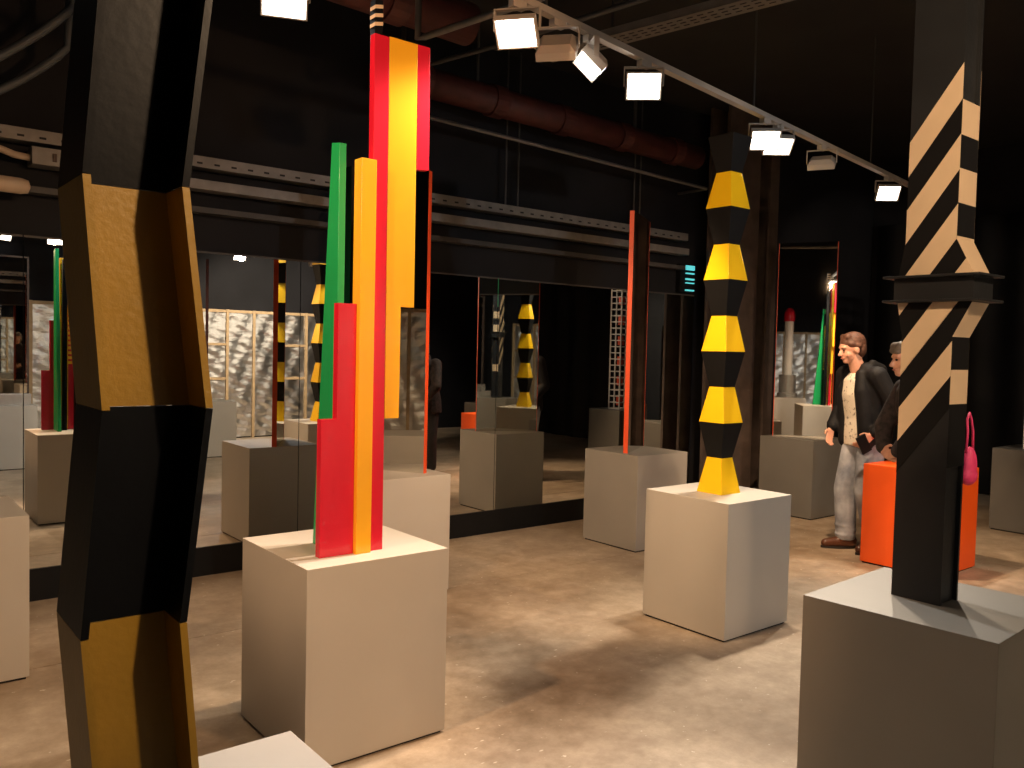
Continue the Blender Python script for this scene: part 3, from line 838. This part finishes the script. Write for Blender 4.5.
def person(name, label, loc, face_dir, pose):
    t = thing(name, label, 'person', loc, math.atan2(face_dir[1], face_dir[0]))
    g = pose
    b = MB()
    T, R = head(b, g['head'], g.get('tilt', 0), g.get('turn', 0))
    hc = Vector(g['head'])
    nb = Vector(g['neck'])
    b.cap(nb + Vector((0, 0, -.03)), .062, T(-.012, 0, -.07), .055)
    b.loft([((*g['chest'][:2], g['chest'][2] + .12), .07, .15), (g['chest'], .095, .155), (g['waist'], .085, .135), (g['pelvis'], .10, .15), ((g['pelvis'][0], 0, g['pelvis'][2] - .10), .09, .14)][::-1])
    for s, side in ((1, 'l'), (-1, 'r')):
        sh, el, wr = g['sh' + side], g['el' + side], g['wr' + side]
        b.cap(sh, .052, el, .040); b.cap(el, .040, wr, .027)
        hd = g['hand' + side]
        hand(b, wr, hd[0], hd[1], hd[2], hd[3])
        hp, kn, an = g['hip' + side], g['kn' + side], g['an' + side]
        b.cap(hp, .085, kn, .055); b.cap(kn, .055, an, .038)
        fd = Vector(g['foot' + side]); a = Vector(an)
        b.cap((a.x - fd.x * .03, a.y - fd.y * .03, .045), .034, (a.x + fd.x * .14, a.y + fd.y * .14, .036), .030)
    body = remeshed('body', b, 'skin', t, .0065, 3)
    for s in (-1, 1):
        e = MB().ellipsoid(T(.079, s * .030, .002), .007, .012, .006, R, 10, 6).build('eye', 'eye', t, smooth=True, local=True)
    MB().ellipsoid(T(.088, 0, -.062), .008, .021, .005, R, 10, 6).build('mouth', 'lip', t, smooth=True, local=True)
    return t, T, R
def shoes(t, g, mat):
    for side in 'lr':
        a = Vector(g['an' + side]); fd = Vector(g['foot' + side])
        mb = MB()
        h0 = Vector((a.x - fd.x * .05, a.y - fd.y * .05, .05))
        mb.cap(h0, .045, (a.x + fd.x * .06, a.y + fd.y * .06, .052), .045); mb.cap((a.x + fd.x * .06, a.y + fd.y * .06, .048), .045, (a.x + fd.x * .165, a.y + fd.y * .165, .040), .034)
        mb.cap(h0 + Vector((0, 0, .01)), .045, (a.x, a.y, .115), .046)
        for v in mb.bm.verts: v.co.z = max(v.co.z, .012)
        sh = remeshed('shoe', mb, mat, t, .007, 4)
        sm = MB(); ring = []
        perp = Vector((-fd.y, fd.x, 0))
        for k in range(20):
            th = 2 * math.pi * k / 20
            ring.append(Vector((a.x, a.y, 0)) + fd * (.057 + .145 * math.cos(th)) + perp * (.044 * math.sin(th)))
        sm.prism([(p.x, p.y, .0) for p in ring], [(p.x, p.y, .018) for p in ring]).build('sole', 'sole', sh, local=True)
def trousers(t, g, mat, name='trousers', r=(.105, .083, .070), wr=0):
    mb = MB(); p = g['pelvis']
    mb.loft([((p[0], 0, p[2] - .13), .095, .165), ((p[0], 0, p[2] - .03), .115, .175), ((p[0], 0, p[2] + .08), .105, .160)])
    for side in 'lr':
        hp, kn, an = (Vector(g[q + side]) for q in ('hip', 'kn', 'an'))
        mb.cap(hp, r[0], kn, r[1]); end = an + Vector((0, 0, .0)); mb.cap(kn, r[1], end, r[2])
        if wr:
            for k in range(3):
                q = an + (kn - an) * (.04 + .10 * k); mb.ellipsoid(q + Vector((.004 * (-1) ** k, 0, 0)), r[2] + .008, r[2] + .006, .022)
    for v in mb.bm.verts: v.co.z = max(v.co.z, .07)
    return remeshed(name, mb, mat, t, .010, 4)

# --- man in black jacket, white printed t-shirt and jeans
G = dict(head=(.135, 0, 1.615), neck=(.065, 0, 1.47), chest=(.035, 0, 1.28), waist=(.005, 0, 1.08), pelvis=(-.02, 0, .92), tilt=.20, turn=-.10,
         shl=(.02, .185, 1.405), ell=(-.10, .275, 1.13), wrl=(.075, .235, .955), shr=(.05, -.185, 1.405), elr=(.03, -.255, 1.13), wrr=(.17, -.17, .97),
         handl=((.75, -.1, -.65), (0, -1, 0), (.6, 0, .8), .7), handr=((.35, .2, -.9), (0, 1, 0), (.9, 0, .3), .6),
         hipl=(-.02, .085, .87), knl=(.02, .10, .48), anl=(-.075, .10, .10), hipr=(-.01, -.085, .87), knr=(.075, -.095, .48), anr=(.06, -.09, .10),
         footl=(.97, .22, 0), footr=(.985, -.17, 0))
man, T, R = person('person', 'man in black hooded jacket, printed white t-shirt and faded jeans, hand at pocket', (6.41, 3.475, 0), (-.89, .456), G)
shoes(man, G, 'boot')
trousers(man, G, 'jeans', 'jeans', (.112, .092, .078), 1)
mb = MB()
mb.loft([((-.008, 0, .845), .128, .178), ((-.004, 0, .93), .130, .176), ((.010, 0, 1.06), .118, .160), ((.035, 0, 1.25), .125, .170), ((.045, 0, 1.37), .105, .160), ((.045, 0, 1.425), .075, .095)])
remeshed('tshirt', mb, 'tshirt', man, .008, 3)
mb = MB()
for s in (-1, 1):
    mb.cap((-.035, s * .150, .86), .062, (-.01, s * .155, 1.10), .062); mb.cap((-.01, s * .155, 1.10), .062, (.02, s * .15, 1.36), .065)
    mb.cap((.060, s * .132, .88), .064, (.082, s * .128, 1.12), .064); mb.cap((.082, s * .128, 1.12), .064, (.098, s * .112, 1.28), .062); mb.cap((.098, s * .112, 1.28), .062, (.085, s * .078, 1.41), .050)
    mb.cap((-.06, s * .07, .86), .085, (-.04, s * .08, 1.36), .10)
    mb.cap((.03, s * .13, 1.41), .066, (.045, s * .05, 1.46), .05)
    sd = 'l' if s > 0 else 'r'
    sh, el, wr = (Vector(G[q + sd]) for q in ('sh', 'el', 'wr'))
    mb.cap(sh, .080, el, .068); mb.cap(el, .068, el + (wr - el) * .90, .050)
    for k in range(3):
        q = el + (wr - el) * (.35 + .2 * k); mb.ellipsoid(q, .062, .062, .022)
    mb.cap((-.065, s * .075, 1.46), .050, (.0, s * .085, 1.50), .034)
mb.cap((-.08, -.07, 1.45), .055, (-.08, .07, 1.45), .055); mb.cap((-.095, -.04, 1.40), .06, (-.095, .04, 1.40), .06)
remeshed('jacket', mb, 'jacket', man, .009, 4)
mb = MB()
mb.ellipsoid(T(-.022, 0, .044), .104, .084, .090, R); mb.ellipsoid(T(-.058, 0, -.005), .062, .077, .082, R)
for s_ in (-1, 1): mb.cap(T(.028, s_ * .062, .045), .020, T(-.030, s_ * .072, .020), .022)
mb.cap(T(.030, -.038, .098), .028, T(.030, .038, .098), .028)
remeshed('hair', mb, 'hair', man, .007, 3)
MB().box(-.008, -.04, -.07, .008, .04, .07).build('phone', 'blackgloss', None)
ph = bpy.data.objects['phone']
ph.location = man.matrix_basis @ Vector((0, 0, 0))
Mz = Matrix.Translation((6.41, 3.475, 0)) @ Matrix.Rotation(math.atan2(.456, -.89), 4, 'Z')
ph.matrix_world = Mz @ Matrix.Translation((.165, .255, .885)) @ Matrix.Rotation(math.pi / 2, 4, 'Z') @ Matrix.Rotation(.5, 4, 'X')
tag(ph, 'small black phone held in the hand of the man in jeans', 'phone')

# --- visitor in a dark patterned coat, leaning forward behind the striped post
G2 = dict(head=(.165, 0, 1.545), neck=(.10, 0, 1.405), chest=(.06, 0, 1.23), waist=(.01, 0, 1.05), pelvis=(-.03, 0, .90), tilt=.12, turn=.0,
          shl=(.09, .165, 1.345), ell=(.20, .215, 1.09), wrl=(.25, .10, .94), shr=(.09, -.165, 1.345), elr=(.20, -.21, 1.09), wrr=(.25, -.10, .94),
          handl=((.1, -.9, -.2), (-.9, 0, -.3), (.1, .2, .9), .8), handr=((.1, .9, -.2), (-.9, 0, -.3), (.1, -.2, .9), .8),
          hipl=(-.03, .08, .85), knl=(.0, .085, .47), anl=(-.04, .09, .10), hipr=(-.03, -.08, .85), knr=(.01, -.085, .47), anr=(-.02, -.09, .10),
          footl=(.98, .18, 0), footr=(.98, -.18, 0))
def coat_person(G, loc, fdir, label, coat, hairmat, long_hair=True):
    t, T, R = person('person', label, loc, fdir, G)
    shoes(t, G, 'sole')
    trousers(t, G, 'darktrouser')
    mb = MB()
    mb.loft([((-.03, 0, .76), .150, .205), ((-.02, 0, .92), .150, .200), ((.01, 0, 1.06), .132, .175), ((.06, 0, 1.22), .138, .185), ((.085, 0, 1.34), .112, .170), ((.10, 0, 1.42), .068, .080)])
    for sd in 'lr':
        sh, el, wr = (Vector(G[q + sd]) for q in ('sh', 'el', 'wr'))
        mb.cap(sh, .074, el, .062); mb.cap(el, .062, el + (wr - el) * .9, .048)
    mb.cap((.06, -.05, 1.42), .045, (.06, .05, 1.42), .045)
    remeshed('coat', mb, coat, t, .010, 4)
    mb = MB()
    mb.ellipsoid(T(-.024, 0, .045), .102, .086, .088, R); mb.ellipsoid(T(-.055, 0, -.02), .066, .084, .10, R)
    mb.cap(T(.050, -.04, .085), .032, T(.050, .04, .085), .032); mb.cap(T(.072, -.035, .06), .020, T(.072, .035, .06), .020)
    if long_hair:
        for s in (-1, 1): mb.cap(T(-.005, s * .078, .03), .026, T(-.015, s * .078, -.06), .024)
    remeshed('hair', mb, hairmat, t, .007, 3)
    return t
coat_person(G2, (5.575, 2.572, 0), (-.779, .627), 'visitor with grey-brown bobbed hair and dark patterned coat, half hidden by the striped post', 'tweed', 'greyhair')
def bag():
    # hangs on the arm of the hidden visitor, on the side away from the mirrors
    c = Vector((5.83, 2.42, .74))
    t = thing('shoulder_bag', 'bright pink bag at the side of the visitor in the patterned coat', 'bag', c)
    mb = MB()
    mb.ellipsoid(c + Vector((0, 0, .11)), .075, .045, .13); mb.ellipsoid(c + Vector((0, 0, .05)), .085, .05, .07)
    for v in mb.bm.verts: v.co -= c
    remeshed('pouch', mb, 'pink', t, .010, 3)
    MB().tube([c + Vector(p) for p in ((-.05, 0, .2), (-.04, 0, .34), (-.03, .01, .42), (.0, .01, .46), (.03, .01, .42), (.04, 0, .34), (.05, 0, .2))], .008, 8).build('strap', 'pink', t, smooth=True)
bag()
